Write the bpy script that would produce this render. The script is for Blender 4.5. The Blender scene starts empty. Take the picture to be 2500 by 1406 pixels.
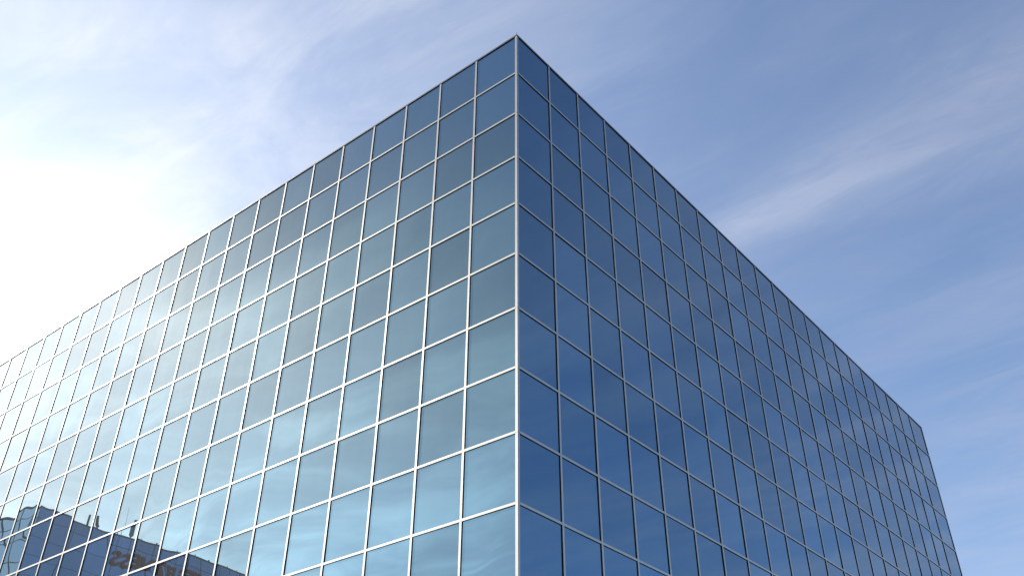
import bpy, math, random
import numpy as np
from mathutils import Vector

random.seed(11)
S = bpy.context.scene
COL = S.collection
R = math.radians

# ------------------------------------------------------------------ helpers
class MB:
    """collects faces (with a material slot each) and links them as ONE mesh object"""
    def __init__(self):
        self.v, self.f, self.m, self.s = [], [], [], []
    def quad(self, a, b, c, d, m=0):
        n = len(self.v); self.v += [a, b, c, d]; self.f.append((n, n+1, n+2, n+3)); self.m.append(m); self.s.append(False)
    def hexa(self, P, m=0):
        """P: 8 points, bottom ring then top ring, both counter-clockwise seen from above"""
        n = len(self.v); self.v += [tuple(p) for p in P]
        for f in ((3,2,1,0),(4,5,6,7),(0,1,5,4),(1,2,6,5),(2,3,7,6),(3,0,4,7)):
            self.f.append(tuple(n+i for i in f)); self.m.append(m); self.s.append(False)
    def box(self, x0, x1, y0, y1, z0, z1, m=0):
        self.hexa([(x0,y0,z0),(x1,y0,z0),(x1,y1,z0),(x0,y1,z0),(x0,y0,z1),(x1,y0,z1),(x1,y1,z1),(x0,y1,z1)], m)
    def tube(self, a, b, r0, r1=None, n=12, m=0):
        r1 = r0 if r1 is None else r1
        a, b = Vector(a), Vector(b); w = (b-a).normalized()
        u = w.orthogonal().normalized(); t = w.cross(u); k = len(self.v)
        for p, r in ((a, r0), (b, r1)):
            for i in range(n):
                q = p + (u*math.cos(2*math.pi*i/n) + t*math.sin(2*math.pi*i/n))*r
                self.v.append(tuple(q))
        for i in range(n):
            j = (i+1) % n
            self.f.append((k+i, k+j, k+n+j, k+n+i)); self.m.append(m); self.s.append(True)
        self.f.append(tuple(k+i for i in reversed(range(n)))); self.m.append(m); self.s.append(False)
        self.f.append(tuple(k+n+i for i in range(n))); self.m.append(m); self.s.append(False)
    def build(self, name, mats, parent=None, tint=None):
        me = bpy.data.meshes.new(name)
        me.from_pydata(self.v, [], self.f); me.update()
        if not isinstance(mats, (list, tuple)): mats = [mats]
        for m in mats: me.materials.append(m)
        me.polygons.foreach_set('material_index', self.m)
        me.polygons.foreach_set('use_smooth', self.s)
        if tint is not None:
            at = me.attributes.new('tint', 'FLOAT', 'FACE'); at.data.foreach_set('value', tint)
        o = bpy.data.objects.new(name, me); COL.objects.link(o)
        if parent: o.parent = parent
        return o

def tag(o, label, cat, group=None):
    o['label'] = label; o['category'] = cat
    if group: o['group'] = group
    return o

def thing(name, label, cat, loc=(0,0,0), group=None):
    o = bpy.data.objects.new(name, None); COL.objects.link(o); o.location = loc
    o.empty_display_size = 0.5
    return tag(o, label, cat, group)

def structure(o):
    o['kind'] = 'structure'; return o

# ------------------------------------------------------------------ materials
def mat(name):
    m = bpy.data.materials.new(name); m.use_nodes = True
    nt = m.node_tree; b = nt.nodes['Principled BSDF']
    return m, nt, b

def N(nt, t, **kw):
    n = nt.nodes.new(t)
    for k, v in kw.items():
        if k == 'inp':
            for i, val in v.items(): n.inputs[i].default_value = val
        else: setattr(n, k, v)
    return n

def noise(nt, scale, detail=4, rough=.55, vec=None, dim='3D'):
    n = N(nt, 'ShaderNodeTexNoise'); n.noise_dimensions = dim
    n.inputs['Scale'].default_value = scale; n.inputs['Detail'].default_value = detail; n.inputs['Roughness'].default_value = rough
    if vec: nt.links.new(vec, n.inputs['Vector'])
    return n

def ramp(nt, src, stops):
    r = N(nt, 'ShaderNodeValToRGB'); e = r.color_ramp.elements
    while len(e) < len(stops): e.new(.5)
    for i, (p, c) in enumerate(stops):
        e[i].position = p; e[i].color = (*c, 1) if len(c) == 3 else c
    nt.links.new(src, r.inputs['Fac']); return r

def plain(name, col, rough=.6, metal=0., var=.15, scale=3., spec=.5):
    m, nt, b = mat(name)
    tc = N(nt, 'ShaderNodeTexCoord'); n = noise(nt, scale, 6, .6, tc.outputs['Object'])
    r = ramp(nt, n.outputs['Fac'], [(.25, [c*(1-var) for c in col]), (.75, [min(1, c*(1+var)) for c in col])])
    nt.links.new(r.outputs['Color'], b.inputs['Base Color'])
    b.inputs['Roughness'].default_value = rough; b.inputs['Metallic'].default_value = metal
    b.inputs['Specular IOR Level'].default_value = spec
    return m

def coated_glass(name, f0, body, metal=.8, tintamp=.10, rough=.0, dust=0.):
    """reflective solar-control glass: a mirror coating over a dark body, with dust and a slight shade from pane to pane"""
    m, nt, b = mat(name)
    at = N(nt, 'ShaderNodeAttribute', attribute_name='tint')
    tc = N(nt, 'ShaderNodeTexCoord')
    mr = N(nt, 'ShaderNodeMapRange'); mr.inputs['To Min'].default_value = 1-tintamp; mr.inputs['To Max'].default_value = 1+tintamp
    nt.links.new(at.outputs['Fac'], mr.inputs['Value'])
    col = N(nt, 'ShaderNodeRGB'); col.outputs[0].default_value = (*f0, 1)
    vm = N(nt, 'ShaderNodeVectorMath', operation='SCALE')
    nt.links.new(col.outputs[0], vm.inputs[0]); nt.links.new(mr.outputs[0], vm.inputs['Scale'])
    nt.links.new(vm.outputs[0], b.inputs['Base Color'])
    b.inputs['Metallic'].default_value = 1.0; b.inputs['Roughness'].default_value = rough
    d = N(nt, 'ShaderNodeBsdfDiffuse')
    n = noise(nt, .8, 5, .6, tc.outputs['Object'])
    r = ramp(nt, n.outputs['Fac'], [(.3, [c*.8 for c in body]), (.7, [c*1.2 for c in body])])
    nt.links.new(r.outputs['Color'], d.inputs['Color'])
    mx = N(nt, 'ShaderNodeMixShader'); mx.inputs[0].default_value = metal
    nt.links.new(d.outputs[0], mx.inputs[1]); nt.links.new(b.outputs[0], mx.inputs[2])
    if dust:                              # a film of dust and dried rain that scatters the sun forward
        g = N(nt, 'ShaderNodeBsdfGlossy'); g.inputs['Color'].default_value = (.95, .97, .96, 1); g.inputs['Roughness'].default_value = .46
        mp = N(nt, 'ShaderNodeMapping'); mp.inputs['Scale'].default_value = (2.6, 2.6, .35); nt.links.new(tc.outputs['Object'], mp.inputs[0])
        n2 = noise(nt, 1.6, 6, .65, mp.outputs[0])
        mr2 = N(nt, 'ShaderNodeMapRange'); nt.links.new(n2.outputs['Fac'], mr2.inputs['Value'])
        for k, v_ in (('From Min', .3), ('From Max', .7), ('To Min', dust*.9), ('To Max', dust*1.1)): mr2.inputs[k].default_value = v_
        m2_ = N(nt, 'ShaderNodeMixShader'); nt.links.new(mr2.outputs[0], m2_.inputs[0])
        nt.links.new(mx.outputs[0], m2_.inputs[1]); nt.links.new(g.outputs[0], m2_.inputs[2]); mx = m2_
    nt.links.new(mx.outputs[0], nt.nodes['Material Output'].inputs['Surface'])
    return m

M_GLASS = coated_glass('blue_mirror_glass', (.104,.219,.352), (.10,.165,.185), metal=.87, dust=.015, tintamp=.13)
M_ALU   = plain('clear_anodised_cap', (.44,.445,.44), rough=.44, metal=.72, var=.07, scale=1.2)
M_GASK  = plain('black_gasket', (.004,.004,.005), rough=.7, var=.2, spec=.2)
M_COPE  = plain('dark_coping_metal', (.19,.205,.235), rough=.5, metal=.5, var=.15)
M_LIP   = plain('grey_coping_lip', (.34,.35,.38), rough=.45, metal=.6, var=.1)
M_CORE  = plain('concrete_core', (.16,.16,.17), rough=.9)
M_ROOF  = plain('roof_gravel', (.22,.21,.20), rough=.95, var=.3, scale=8)
M_PLINTH= plain('granite_plinth', (.20,.20,.21), rough=.35, var=.3, scale=20)
M_ASPH  = plain('asphalt', (.05,.05,.052), rough=.9, var=.3, scale=2)
M_PAVE  = plain('pavement_concrete', (.32,.31,.29), rough=.9, var=.15, scale=1.2)
M_GRND  = plain('city_ground', (.16,.17,.14), rough=.95, var=.3, scale=.05)
M_PAINT = plain('road_paint', (.75,.74,.70), rough=.7, var=.1)
M_RED   = plain('red_sign_letter', (.62,.045,.035), rough=.4, var=.08)
M_DARK  = plain('dark_steel', (.045,.047,.05), rough=.6, var=.2)
M_GREY  = plain('grey_antenna_shell', (.22,.25,.24), rough=.6, var=.1)
M_NGLASS= coated_glass('dark_slate_glass', (.62,.70,.71), (.22,.25,.27), metal=.88)
M_TGLASS= coated_glass('teal_glass', (.62,.72,.71), (.16,.20,.20), metal=.8)
M_JOINT = plain('slate_joint', (.05,.055,.065), rough=.7)
M_TJOINT= plain('teal_joint', (.13,.16,.165), rough=.6)

# ------------------------------------------------------------------ camera
U = 1.5                                   # one curtain-wall module in metres
F, PITCH, ROLL, YAW = 2309.154, .6206, .0016, 2.2482
CAM = Vector((7.8245*U, -9.8693*U, 1.6))
fw = Vector((math.cos(YAW)*math.cos(PITCH), math.sin(YAW)*math.cos(PITCH), math.sin(PITCH)))
rt0 = Vector((math.sin(YAW), -math.cos(YAW), 0)); up0 = rt0.cross(fw)
rt = rt0*math.cos(ROLL) + up0*math.sin(ROLL); up = up0*math.cos(ROLL) - rt0*math.sin(ROLL)
cd = bpy.data.cameras.new('camera'); cam = bpy.data.objects.new('camera', cd); COL.objects.link(cam)
from mathutils import Matrix
mw = Matrix((rt, up, -fw)).transposed().to_4x4(); mw.translation = CAM
cam.matrix_world = mw
cd.sensor_width = 36; cd.lens = F/2500*36; cd.clip_start = .1; cd.clip_end = 6000
S.camera = cam
def project(p):
    d = Vector(p) - CAM; z = d.dot(fw)
    if z <= .1: return None
    return 1250 + F*d.dot(rt)/z, 703 - F*d.dot(up)/z

# ------------------------------------------------------------------ the glass office block
TOP = 15.308*U + 1.6
H = 1.1120*U                              # row height
ROWS = 14
ANG = -.0159                              # the two fronts are not quite square
def PL(s, n, z): return (-s, -n, z)
def PR(s, n, z): return (-s*math.sin(ANG) + n*math.cos(ANG), s*math.cos(ANG) + n*math.sin(ANG), z)
SL = [0] + [(1.0760 + i)*U for i in range(24)]
SR = [0] + [(1.0569 + i*1.0014)*U for i in range(21)]; SR.append(SR[-1] + 1.20*U)
CW, TH, DEP = .063, .059, .026            # mullion cap width, transom cap height, cap projection over the glass
zrow = [TOP - j*H for j in range(ROWS+1)]
ZB = zrow[-1]

bld = thing('office_building', 'tall blue mirror glass office block with thin white mullion grid filling the frame', 'building')

# dark core behind the glass, roof, plinth
c = MB()
e = .12
def PRc(s, n): return PR(s, n, 0)[:2]
Lend, Rend = SL[-1], SR[-1]
foot = [PL(Lend-.05, -e, 0)[:2], (-e-.01, e), PRc(Rend-.05, -e), (-Lend+.05, PRc(Rend-.05, -e)[1])]
c.hexa([(x, y, .02) for x, y in foot] + [(x, y, TOP-.45) for x, y in foot])
c.build('wall', M_CORE, bld)
c = MB()
c.hexa([(x, y, TOP-.44) for x, y in foot] + [(x, y, TOP-.30) for x, y in foot])
c.build('roof', M_ROOF, bld)
c = MB()
for P, L in ((PL, Lend), (PR, Rend)):
    a = [P(.0, -.10, .0), P(L, -.10, .0), P(L, -.01, .0), P(.0, -.01, .0)]
    if P is PL: a = a[::-1]
    a = a if P is PR else a
    c.hexa([(x, y, .015) for x, y, _ in a] + [(x, y, ZB-.045) for x, y, _ in a])
c.build('plinth', M_PLINTH, bld)

# strip box on a front: s0..s1, n0..n1, z0..z1
def strip(mb, P, s0, s1, n0, n1, z0, z1, m=0):
    a = [(s0, n0), (s1, n0), (s1, n1), (s0, n1)]
    if P is PR: a = a[::-1]
    a = a[::-1]
    mb.hexa([P(s, n, z0) for s, n in a] + [P(s, n, z1) for s, n in a], m)

JT = .007                                 # splice gap in the caps, at every second row
def mullion(P, s):
    mb = MB()
    strip(mb, P, s-CW/2+.003, s+CW/2-.003, -DEP-.03, -.004, ZB, TOP-.065, 1)      # black pressure plate and gasket
    cuts = [TOP-.065] + [zrow[j]-.02 for j in range(2, ROWS, 2)] + [ZB]
    for a, b in zip(cuts, cuts[1:]):
        strip(mb, P, s-CW/2, s+CW/2, -.004, 0, b+JT/2, a-JT/2, 0)
    mb.build('mullion', [M_ALU, M_GASK], bld)

def transom(P, SS, j):
    mb = MB(); z = zrow[j]
    for k, (a, b) in enumerate(zip(SS, SS[1:])):
        a2 = a + (.0740 if k == 0 else CW/2) ; b2 = b - CW/2
        strip(mb, P, a2, b2, -DEP-.03, -.0055, z-TH/2+.003, z+TH/2-.003, 1)
        strip(mb, P, a2+.002, b2-.002, -.0055, -.0015, z-TH/2, z+TH/2, 0)
    mb.build('transom', [M_ALU, M_GASK], bld)

for P, SS in ((PL, SL), (PR, SR)):
    for s in SS[1:]: mullion(P, s)
    for j in range(1, ROWS+1): transom(P, SS, j)

# corner post: two caps with a dark seam between
mb = MB()
cuts = [TOP-.065] + [zrow[j]-.02 for j in range(2, ROWS, 2)] + [ZB]
for a, b in zip(cuts, cuts[1:]):
    strip(mb, PL, .0, .072, -.012, .0, b+JT/2, a-JT/2, 0)
    strip(mb, PR, .024, .064, -.012, .0, b+JT/2, a-JT/2, 0)
strip(mb, PL, .006, .068, -.07, -.0125, ZB, TOP-.065, 1)
strip(mb, PR, .0130, .061, -.06, -.0125, ZB, TOP-.065, 1)
mb.build('corner_post', [M_ALU, M_GASK], bld)

# coping along both fronts
for P, L in ((PL, Lend), (PR, Rend)):
    mb = MB()
    o = .0 if P is PL else .03
    strip(mb, P, o, L+.03, -.25, .006, TOP-.014, TOP+.004, 1)
    strip(mb, P, o, L+.02, -.22, .002, TOP-.048, TOP-.0145, 0)
    strip(mb, P, o+.004, L, -.20, -.008, TOP-.066, TOP-.0485, 2)
    x = 1.2
    while x < L:                                       # lap joints of the coping lengths
        strip(mb, P, x, x+.035, .0025, .006, TOP-.046, TOP-.015, 1); x += 3.0
    mb.build('coping', [M_COPE, M_LIP, M_GASK], bld)
mb = MB(); mb.tube((-.012, .012, TOP+.004), (-.012, .012, TOP+.10), .012, .006, 8)
mb.build('corner_pin', M_DARK, bld)

# the panes: each one slightly out of true and pillowed, as insulating glass is
NS = 8
def pane_geom(P, s0, s1, z0, z1, rnd):
    A = rnd.gauss(-.0008, .0008); tx, tz = rnd.gauss(0, .0017), rnd.gauss(0, .0016)
    B = rnd.gauss(0, .0005); C2 = rnd.gauss(0, .0006); ph = rnd.uniform(0, 6.28)
    w, h = s1-s0, z1-z0; vs, fs = [], []
    for j in range(NS+1):
        for i in range(NS+1):
            u, v = i/NS, j/NS
            n = -DEP + A*math.sin(math.pi*u)*math.sin(math.pi*v) + tx*(u-.5)*w + tz*(v-.5)*h \
                + B*math.sin(2*math.pi*u+ph)*math.sin(math.pi*v) + C2*(u-.5)*(v-.5)*4
            vs.append(P(s0+u*w, n, z0+v*h))
    for j in range(NS):
        for i in range(NS):
            a = j*(NS+1)+i; q = (a, a+1, a+NS+2, a+NS+1)
            fs.append(q if P is PR else q[::-1])
    return vs, fs

panes = []
for P, SS in ((PL, SL), (PR, SR)):
    for k in range(len(SS)-1):
        for j in range(ROWS):
            s0 = SS[k] + (.02 if k == 0 else 0); s1 = SS[k+1]; z1, z0 = zrow[j], zrow[j+1]
            if j == 0: z1 -= .05
            q = [project(P(s, -DEP, z)) for s, z in ((s0, z0), (s1, z0), (s1, z1), (s0, z1))]
            area = 0
            if all(q):
                q = [(min(max(x, 0), 2500), min(max(y, 0), 1406)) for x, y in q]
                area = abs(sum(q[i][0]*q[(i+1) % 4][1] - q[(i+1) % 4][0]*q[i][1] for i in range(4)))/2
            panes.append((area, len(panes), P, s0, s1, z0, z1))
big = {p[1] for p in sorted(panes, key=lambda p: -p[0])[:100]}
rest = MB(); rt_tint = []
for area, idx, P, s0, s1, z0, z1 in panes:
    rnd = random.Random(2000+idx)
    vs, fs = pane_geom(P, s0, s1, z0, z1, rnd); t = rnd.random()
    mb = MB() if idx in big else rest
    n = len(mb.v); mb.v += vs
    for f in fs: mb.f.append(tuple(n+i for i in f)); mb.m.append(0); mb.s.append(True)
    if idx in big: mb.build('window_pane', M_GLASS, bld, [t]*len(fs))
    else: rt_tint += [t]*len(fs)
o = rest.build('window_panes', M_GLASS, bld, rt_tint); o['kind'] = 'stuff'

# ------------------------------------------------------------------ the building across the street (seen mirrored in the left front)
X0, Y0, ZT = -78.55, -24.26, 37.72
nb = thing('office_building', 'dark slate glass office block with red wall letters, mirrored in the left facade', 'building', (X0, Y0, 0))
LY, LX = 24.35, 42.0                      # length of the front (towards -y) and of the flank (towards -x)
mb = MB(); mb.box(-LX+.1, -.12, -LY+.05, -.12, .02, ZT-.5); mb.build('wall', M_CORE, nb)
mb = MB(); mb.box(-LX+.1, -.12, -LY+.05, -.12, ZT-.49, ZT-.35); mb.build('roof', M_ROOF, nb)
def sheet(mb, fn, a0, a1, b0, b1, rnd, na=6, nb_=6):
    A = rnd.gauss(0, .0006); ta, tb = rnd.gauss(0, .001), rnd.gauss(0, .001); n = len(mb.v)
    for j in range(nb_+1):
        for i in range(na+1):
            u, v = i/na, j/nb_
            d = -.03 + A*math.sin(math.pi*u)*math.sin(math.pi*v) + ta*(u-.5) + tb*(v-.5)
            mb.v.append(fn(a0+u*(a1-a0), d, b0+v*(b1-b0)))
    for j in range(nb_):
        for i in range(na):
            k = n+j*(na+1)+i; mb.f.append((k, k+1, k+na+2, k+na+1)); mb.m.append(0); mb.s.append(True)
rnd = random.Random(5)
front = lambda a, d, z: (d, -LY+a, z)                  # a runs towards +y, d outwards (+x)
flank = lambda a, d, z: (-a, d, z)                     # a runs towards -x, d outwards (+y)
zs = [ZT-.12, ZT-1.17]
while zs[-1] > 2: zs.append(zs[-1]-1.85)
ys = [LY]
while ys[-1] > LY-7.6: ys.append(ys[-1]-3.8)
while ys[-1] > .7: ys.append(ys[-1]-1.32)
ys[-1] = 0.0
mb, tn = MB(), []
for a1, a0 in zip(ys, ys[1:]):
    for z1, z0 in zip(zs, zs[1:]):
        k = len(mb.f); sheet(mb, front, a0+.02, a1-.02, z0+.02, z1-.02, rnd); tn += [rnd.random()]*(len(mb.f)-k)
mb.build('front_glazing', M_NGLASS, nb, tn)
mb, tn = MB(), []
xs = [0.0]
while xs[-1] < LX-1: xs.append(xs[-1]+1.5)
for a0, a1 in zip(xs, xs[1:]):
    for z1, z0 in zip(zs, zs[1:]):
        k = len(mb.f); sheet(mb, flank, a0+.02, a1-.02, z0+.02, z1-.02, rnd)
        for i in range(k, len(mb.f)): mb.f[i] = mb.f[i][::1]
        tn += [rnd.random()]*(len(mb.f)-k)
mb.build('side_glazing', M_TGLASS, nb, tn)
mb = MB()                                              # dark joints of both faces
for y in ys: mb.box(-.06, .0, -LY+y-.02, -LY+y+.02, .05, ZT-.14)
for z in zs: mb.box(-.05, -.004, -LY, -7.6 if z > ZT-9 else 0, z-.022, z+.022)
mb.build('front_joints', M_JOINT, nb)
mb = MB()
for x in xs: mb.box(-x-.02, -x+.02, -.06, .0, .05, ZT-.14)
for z in zs: mb.box(-LX, 0, -.05, -.004, z-.02, z+.02)
mb.build('side_joints', M_TJOINT, nb)
mb = MB(); mb.box(-.4, .05, -LY-.05, .05, ZT-.10, ZT); mb.box(-LX, -.4, -.4, .05, ZT-.10, ZT)
mb.build('coping', M_COPE, nb)
y = LY-8.6
while y > .3:                                          # little posts on the parapet
    mb = MB(); mb.tube((-.05, -LY+y, ZT), (-.05, -LY+y, ZT+.16), .045); mb.build('parapet_post', M_DARK, nb); y -= 1.45

# roof aerials
def rod(y, z0, z1, r, label):
    t = thing('roof_antenna', label, 'antenna', (X0-.2, y, ZT), 'stub aerials on the mirrored roof')
    mb = MB(); mb.tube((0, 0, z0-ZT), (0, 0, z1-ZT), r, r, 12); mb.build('radome', M_DARK, t)
    mb = MB(); mb.tube((0, 0, 0), (0, 0, z0-ZT), r*.5, r*.5, 8); mb.build('stem', M_DARK, t)
rod(-29.60, ZT+.05, 38.95, .13, 'taller dark stub antenna on the mirrored roof edge, nearer the roof corner')
rod(-31.45, ZT+.25, 38.98, .13, 'shorter dark stub antenna on the mirrored roof edge, nearer the whip')
t = thing('whip_antenna', 'hair-thin whip antenna rising from the mirrored roof beside the panel antenna', 'antenna', (X0-.2, -33.35, ZT))
mb = MB(); mb.tube((0, 0, 0), (0, 0, .7), .03, .02, 8); mb.build('base', M_GREY, t)
mb = MB(); mb.tube((0, 0, .7), (0, 0, 3.0), .016, .010, 8); mb.build('whip', M_GREY, t)
t = thing('panel_antenna', 'grey box panel antenna on a short stem on the mirrored roof', 'antenna', (X0-.2, -34.45, ZT))
mb = MB(); mb.tube((0, 0, 0), (0, 0, .22), .035, .035, 8); mb.build('stem', M_DARK, t)
mb = MB(); mb.box(-.1, .1, -.2, .2, .30, 1.9); mb.box(-.07, .07, -.13, .13, .20, .2995); mb.build('panel', M_GREY, t)

# the red letters; only their mirrored end is in the picture
sg = thing('wall_sign', 'big red channel letters reading FITNESS on the mirrored dark office front', 'sign', (X0, -43.9, 34.62))
def letter(ch, y0, wid, hgt):
    cu = bpy.data.curves.new('letter', 'FONT'); cu.body = ch; cu.size = 1; cu.extrude = .05; cu.offset = .022; cu.resolution_u = 6
    to = bpy.data.objects.new('letter', cu); COL.objects.link(to)
    bpy.context.view_layer.update()
    me = bpy.data.meshes.new_from_object(to.evaluated_get(bpy.context.evaluated_depsgraph_get()))
    bpy.data.objects.remove(to); bpy.data.curves.remove(cu)
    xs_ = [v.co.x for v in me.vertices]; ys_ = [v.co.y for v in me.vertices]
    x0, x1, b0, b1 = min(xs_), max(xs_), min(ys_), max(ys_)
    w = wid
    for v in me.vertices:
        X, Y, Z = v.co
        v.co = (.06+Z*2+.05, y0+(X-x0)/(x1-x0)*w, (Y-b0)/(b1-b0)*hgt)
    me.materials.clear(); me.materials.append(M_RED)
    o = bpy.data.objects.new('letter', me); COL.objects.link(o); o.parent = sg
x = -1.2
for ch in 'LIFE FITNESS':
    if ch == ' ': x += .75; continue
    w = .30 if ch == 'I' else .92
    letter(ch, x, w, 1.45); x += w+.23
# x is now the right end of the word; slide the sign so that it ends where the photograph's does
sg.location.y = -32.95 - (x-.23)

# ------------------------------------------------------------------ street level (below the frame)
def slab(name, x0, x1, y0, y1, z, m, thick=None):
    mb = MB()
    if thick: mb.box(x0, x1, y0, y1, z-thick, z)
    else: mb.quad((x0,y0,z),(x1,y0,z),(x1,y1,z),(x0,y1,z))
    return structure(mb.build(name, m))
slab('ground', -3000, 3000, -3000, 3000, -.012, M_GRND)
slab('road', -400, 400, -12.5, -4.2, -.004, M_ASPH)
slab('pavement', -400, 400, -4.2, 4.2+34.5, .012, M_PAVE, .15)
slab('pavement', -400, 400, -22.0, -12.5, .012, M_PAVE, .15)
mb = MB()
for k in range(-40, 40): mb.quad((k*6, -8.41, 0), (k*6+3, -8.41, 0), (k*6+3, -8.29, 0), (k*6, -8.29, 0))
structure(mb.build('road_markings', M_PAINT))

# ------------------------------------------------------------------ sun and sky
AZ, EL = R(-166), R(33)
sun_dir = Vector((math.cos(AZ)*math.cos(EL), math.sin(AZ)*math.cos(EL), math.sin(EL)))
sl = bpy.data.lights.new('sun', 'SUN'); sl.energy = 5.0; sl.angle = R(.5); sl.color = (1, .95, .87)
so = bpy.data.objects.new('sun', sl); COL.objects.link(so); so.location = (0, 0, 80)
so.rotation_euler = (-sun_dir).to_track_quat('-Z', 'Y').to_euler()

W = bpy.data.worlds.new('World'); S.world = W; W.use_nodes = True
nt = W.node_tree; nt.nodes.clear(); LK = nt.links.new
def val(x):
    return x
def m2(op, a, b=None, c=None, clamp=False):
    n = N(nt, 'ShaderNodeMath', operation=op); n.use_clamp = clamp
    for i, x in enumerate((a, b, c)):
        if x is None: continue
        if isinstance(x, (int, float)): n.inputs[i].default_value = x
        else: LK(x, n.inputs[i])
    return n.outputs[0]
def sstep(x, a, b, lo=0., hi=1.):
    n = N(nt, 'ShaderNodeMapRange', interpolation_type='SMOOTHSTEP')
    LK(x, n.inputs['Value'])
    for k, v_ in (('From Min', a), ('From Max', b), ('To Min', lo), ('To Max', hi)): n.inputs[k].default_value = v_
    return n.outputs[0]
tc = N(nt, 'ShaderNodeTexCoord'); D = tc.outputs['Generated']
sx = N(nt, 'ShaderNodeSeparateXYZ'); LK(D, sx.inputs[0]); dx, dy, dz = sx.outputs
dot = N(nt, 'ShaderNodeVectorMath', operation='DOT_PRODUCT'); LK(D, dot.inputs[0]); dot.inputs[1].default_value = sun_dir
sd = dot.outputs['Value']
zz = m2('MAXIMUM', dz, .06)
px_, py_ = m2('DIVIDE', dx, zz), m2('DIVIDE', dy, zz)          # the cloud layer as a flat sheet overhead
cb = N(nt, 'ShaderNodeCombineXYZ'); LK(px_, cb.inputs[0]); LK(py_, cb.inputs[1])
def mapped(rot, sx_, sy_, ox=0):
    mp = N(nt, 'ShaderNodeMapping'); mp.inputs['Rotation'].default_value = (0, 0, rot); mp.inputs['Scale'].default_value = (sx_, sy_, 1)
    mp.inputs['Location'].default_value = (ox, ox*.7, 0)
    LK(cb.outputs[0], mp.inputs[0]); return mp.outputs[0]
def fbm(vec, scale, detail, rough, dist):
    n = noise(nt, scale, detail, rough, vec); n.inputs['Distortion'].default_value = dist; return n.outputs['Fac']
big_n = sstep(fbm(mapped(.5, 1.0, 1.5, 3.1), 1.3, 6, .55, .5), .36, .68)
wisp = sstep(fbm(mapped(.35, 1.0, 2.6, 7.7), 2.4, 9, .62, .9), .38, .74)
wisp2 = sstep(fbm(mapped(-.5, .55, 1.5, 2.2), 2.1, 8, .58, .9), .36, .68)
fine = fbm(mapped(.2, 1.5, 5.0, 1.3), 5.0, 8, .65, 1.2)
# one broad band of cirrus in the north
ymid = m2('MULTIPLY_ADD', px_, -.085, 1.155)
hw = m2('MULTIPLY_ADD', px_, .20, .155)
yy = m2('DIVIDE', m2('SUBTRACT', m2('MULTIPLY_ADD', m2('SUBTRACT', fine, .5), .05, py_), ymid), m2('MAXIMUM', hw, .02))
band = m2('EXPONENT', m2('MULTIPLY', m2('MULTIPLY', yy, yy), -1.1))
band = m2('MULTIPLY', band, m2('MULTIPLY', sstep(px_, -.75, -.45), m2('MULTIPLY', m2('MULTIPLY_ADD', wisp, .40, .60), sstep(fine, .22, .62, .80, 1.10))))
band = m2('MULTIPLY', band, sstep(dy, .2, .6))
# haze: low and bright on the sun's side, and a thin veil of cirrus in the northern half
north = sstep(dy, -.05, .40)
near = sstep(sd, .05, .95)
veil = m2('MULTIPLY_ADD', m2('POWER', near, 2.3), .42, .058)
veil = m2('MULTIPLY', veil, m2('ADD', m2('MULTIPLY', big_n, .75), m2('MULTIPLY_ADD', wisp, .45, .45)))
veil = m2('MULTIPLY', veil, m2('MULTIPLY_ADD', north, .82, .18))
east = m2('MULTIPLY', sstep(dx, -.36, .12), m2('MULTIPLY', sstep(dz, .72, .28), sstep(dy, .3, .75)))
veil = m2('ADD', veil, m2('MULTIPLY', east, m2('MULTIPLY_ADD', wisp2, .30, m2('MULTIPLY', wisp, .16))))
high = m2('MULTIPLY', m2('MULTIPLY', sstep(dx, .0, .3), sstep(dy, .2, .5)), m2('MULTIPLY', sstep(dz, .86, .62), sstep(dz, .36, .52)))
veil = m2('MULTIPLY_ADD', high, m2('MULTIPLY', big_n, .13), veil)
veil = m2('MULTIPLY_ADD', m2('EXPONENT', m2('MULTIPLY', dz, -6.)), .5, veil)
cover = m2('ADD', veil, m2('MULTIPLY', band, .25), clamp=True)
sky = N(nt, 'ShaderNodeTexSky', sky_type='NISHITA'); sky.sun_disc = False
sky.sun_elevation = EL; sky.sun_rotation = math.pi/2 - AZ; sky.altitude = 100; sky.air_density = 1.0; sky.dust_density = .6; sky.ozone_density = 3.5
b1 = N(nt, 'ShaderNodeBackground'); b1.inputs['Strength'].default_value = .15; LK(sky.outputs[0], b1.inputs['Color'])
b2 = N(nt, 'ShaderNodeBackground')
cc = N(nt, 'ShaderNodeMix', data_type='RGBA'); LK(near, cc.inputs['Factor'])
cc.inputs[6].default_value = (.93, .94, 1.08, 1); cc.inputs[7].default_value = (1.0, .985, .93, 1)
LK(cc.outputs[2], b2.inputs['Color']); LK(m2('MULTIPLY_ADD', near, .30, .62), b2.inputs['Strength'])
mx = N(nt, 'ShaderNodeMixShader'); LK(cover, mx.inputs[0]); LK(b1.outputs[0], mx.inputs[1]); LK(b2.outputs[0], mx.inputs[2])
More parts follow.
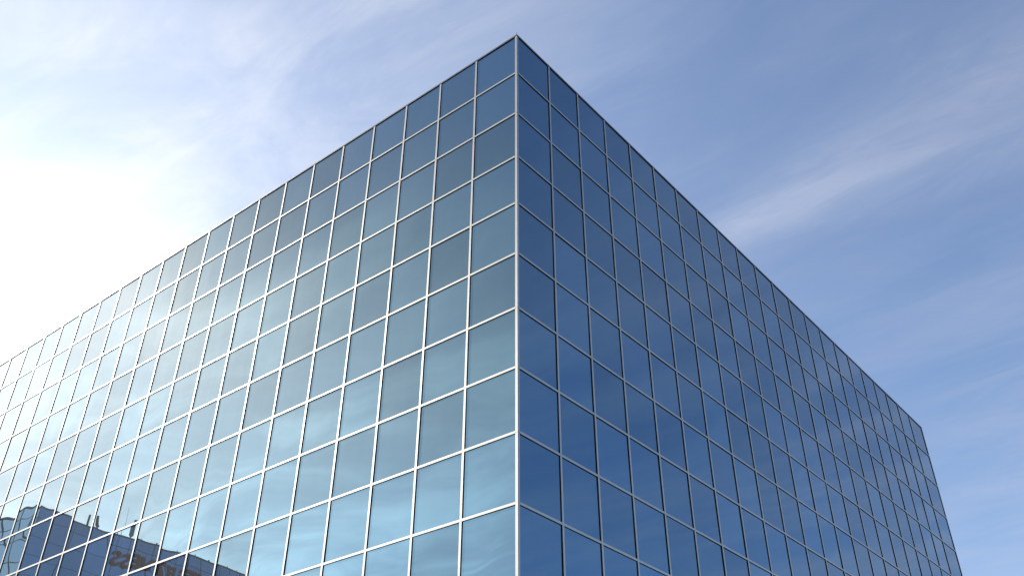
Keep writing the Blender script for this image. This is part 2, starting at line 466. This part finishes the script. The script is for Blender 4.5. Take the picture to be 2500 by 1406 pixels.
# bright cirrostratus over the southern half, dazzling low and towards the sun
dz2 = m2('MULTIPLY', dz, dz)
slum = m2('MULTIPLY', m2('EXPONENT', m2('MULTIPLY', dz2, -1/.232)), m2('POWER', m2('MAXIMUM', sd, 0.), 5.0))
slum = m2('MULTIPLY_ADD', m2('MULTIPLY', slum, 5.0), m2('ADD', m2('MULTIPLY_ADD', wisp2, .36, .80), m2('MULTIPLY', fine, .18)), .16)
scov = m2('MULTIPLY', sstep(dy, .02, -.22), sstep(dz, .90, .52))
scov = m2('MULTIPLY', scov, sstep(sd, .10, .60))
scov = m2('MULTIPLY', scov, m2('MULTIPLY_ADD', wisp2, .16, .82))
b3 = N(nt, 'ShaderNodeBackground'); c3 = N(nt, 'ShaderNodeMix', data_type='RGBA'); LK(sstep(sd, .80, .97), c3.inputs['Factor']); c3.inputs[6].default_value = (1.04, 1.0, .89, 1); c3.inputs[7].default_value = (1.22, 1.0, .78, 1); LK(c3.outputs[2], b3.inputs['Color']); LK(slum, b3.inputs['Strength'])
mx3 = N(nt, 'ShaderNodeMixShader'); LK(scov, mx3.inputs[0]); LK(mx.outputs[0], mx3.inputs[1]); LK(b3.outputs[0], mx3.inputs[2])
low = m2('EXPONENT', m2('MULTIPLY', dz2, -1/.20))
low = m2('MULTIPLY', m2('MULTIPLY', low, m2('POWER', m2('MAXIMUM', sd, 0.), 8.0)), m2('MULTIPLY', north, 5.0))
b4 = N(nt, 'ShaderNodeBackground'); b4.inputs['Color'].default_value = (1, .97, .90, 1); LK(low, b4.inputs['Strength'])
ad = N(nt, 'ShaderNodeAddShader'); LK(mx3.outputs[0], ad.inputs[0]); LK(b4.outputs[0], ad.inputs[1])
mx = ad
wo = N(nt, 'ShaderNodeOutputWorld'); LK(mx.outputs[0], wo.inputs['Surface'])
W.cycles.sampling_method = 'MANUAL'; W.cycles.sample_map_resolution = 1024

# ------------------------------------------------------------------ render settings
S.render.engine = 'CYCLES'
S.cycles.use_denoising = True
S.cycles.caustics_reflective = False; S.cycles.caustics_refractive = False
S.cycles.max_bounces = 8
S.view_settings.view_transform = 'Standard'; S.view_settings.look = 'None'
S.view_settings.exposure = .4; S.view_settings.gamma = 1
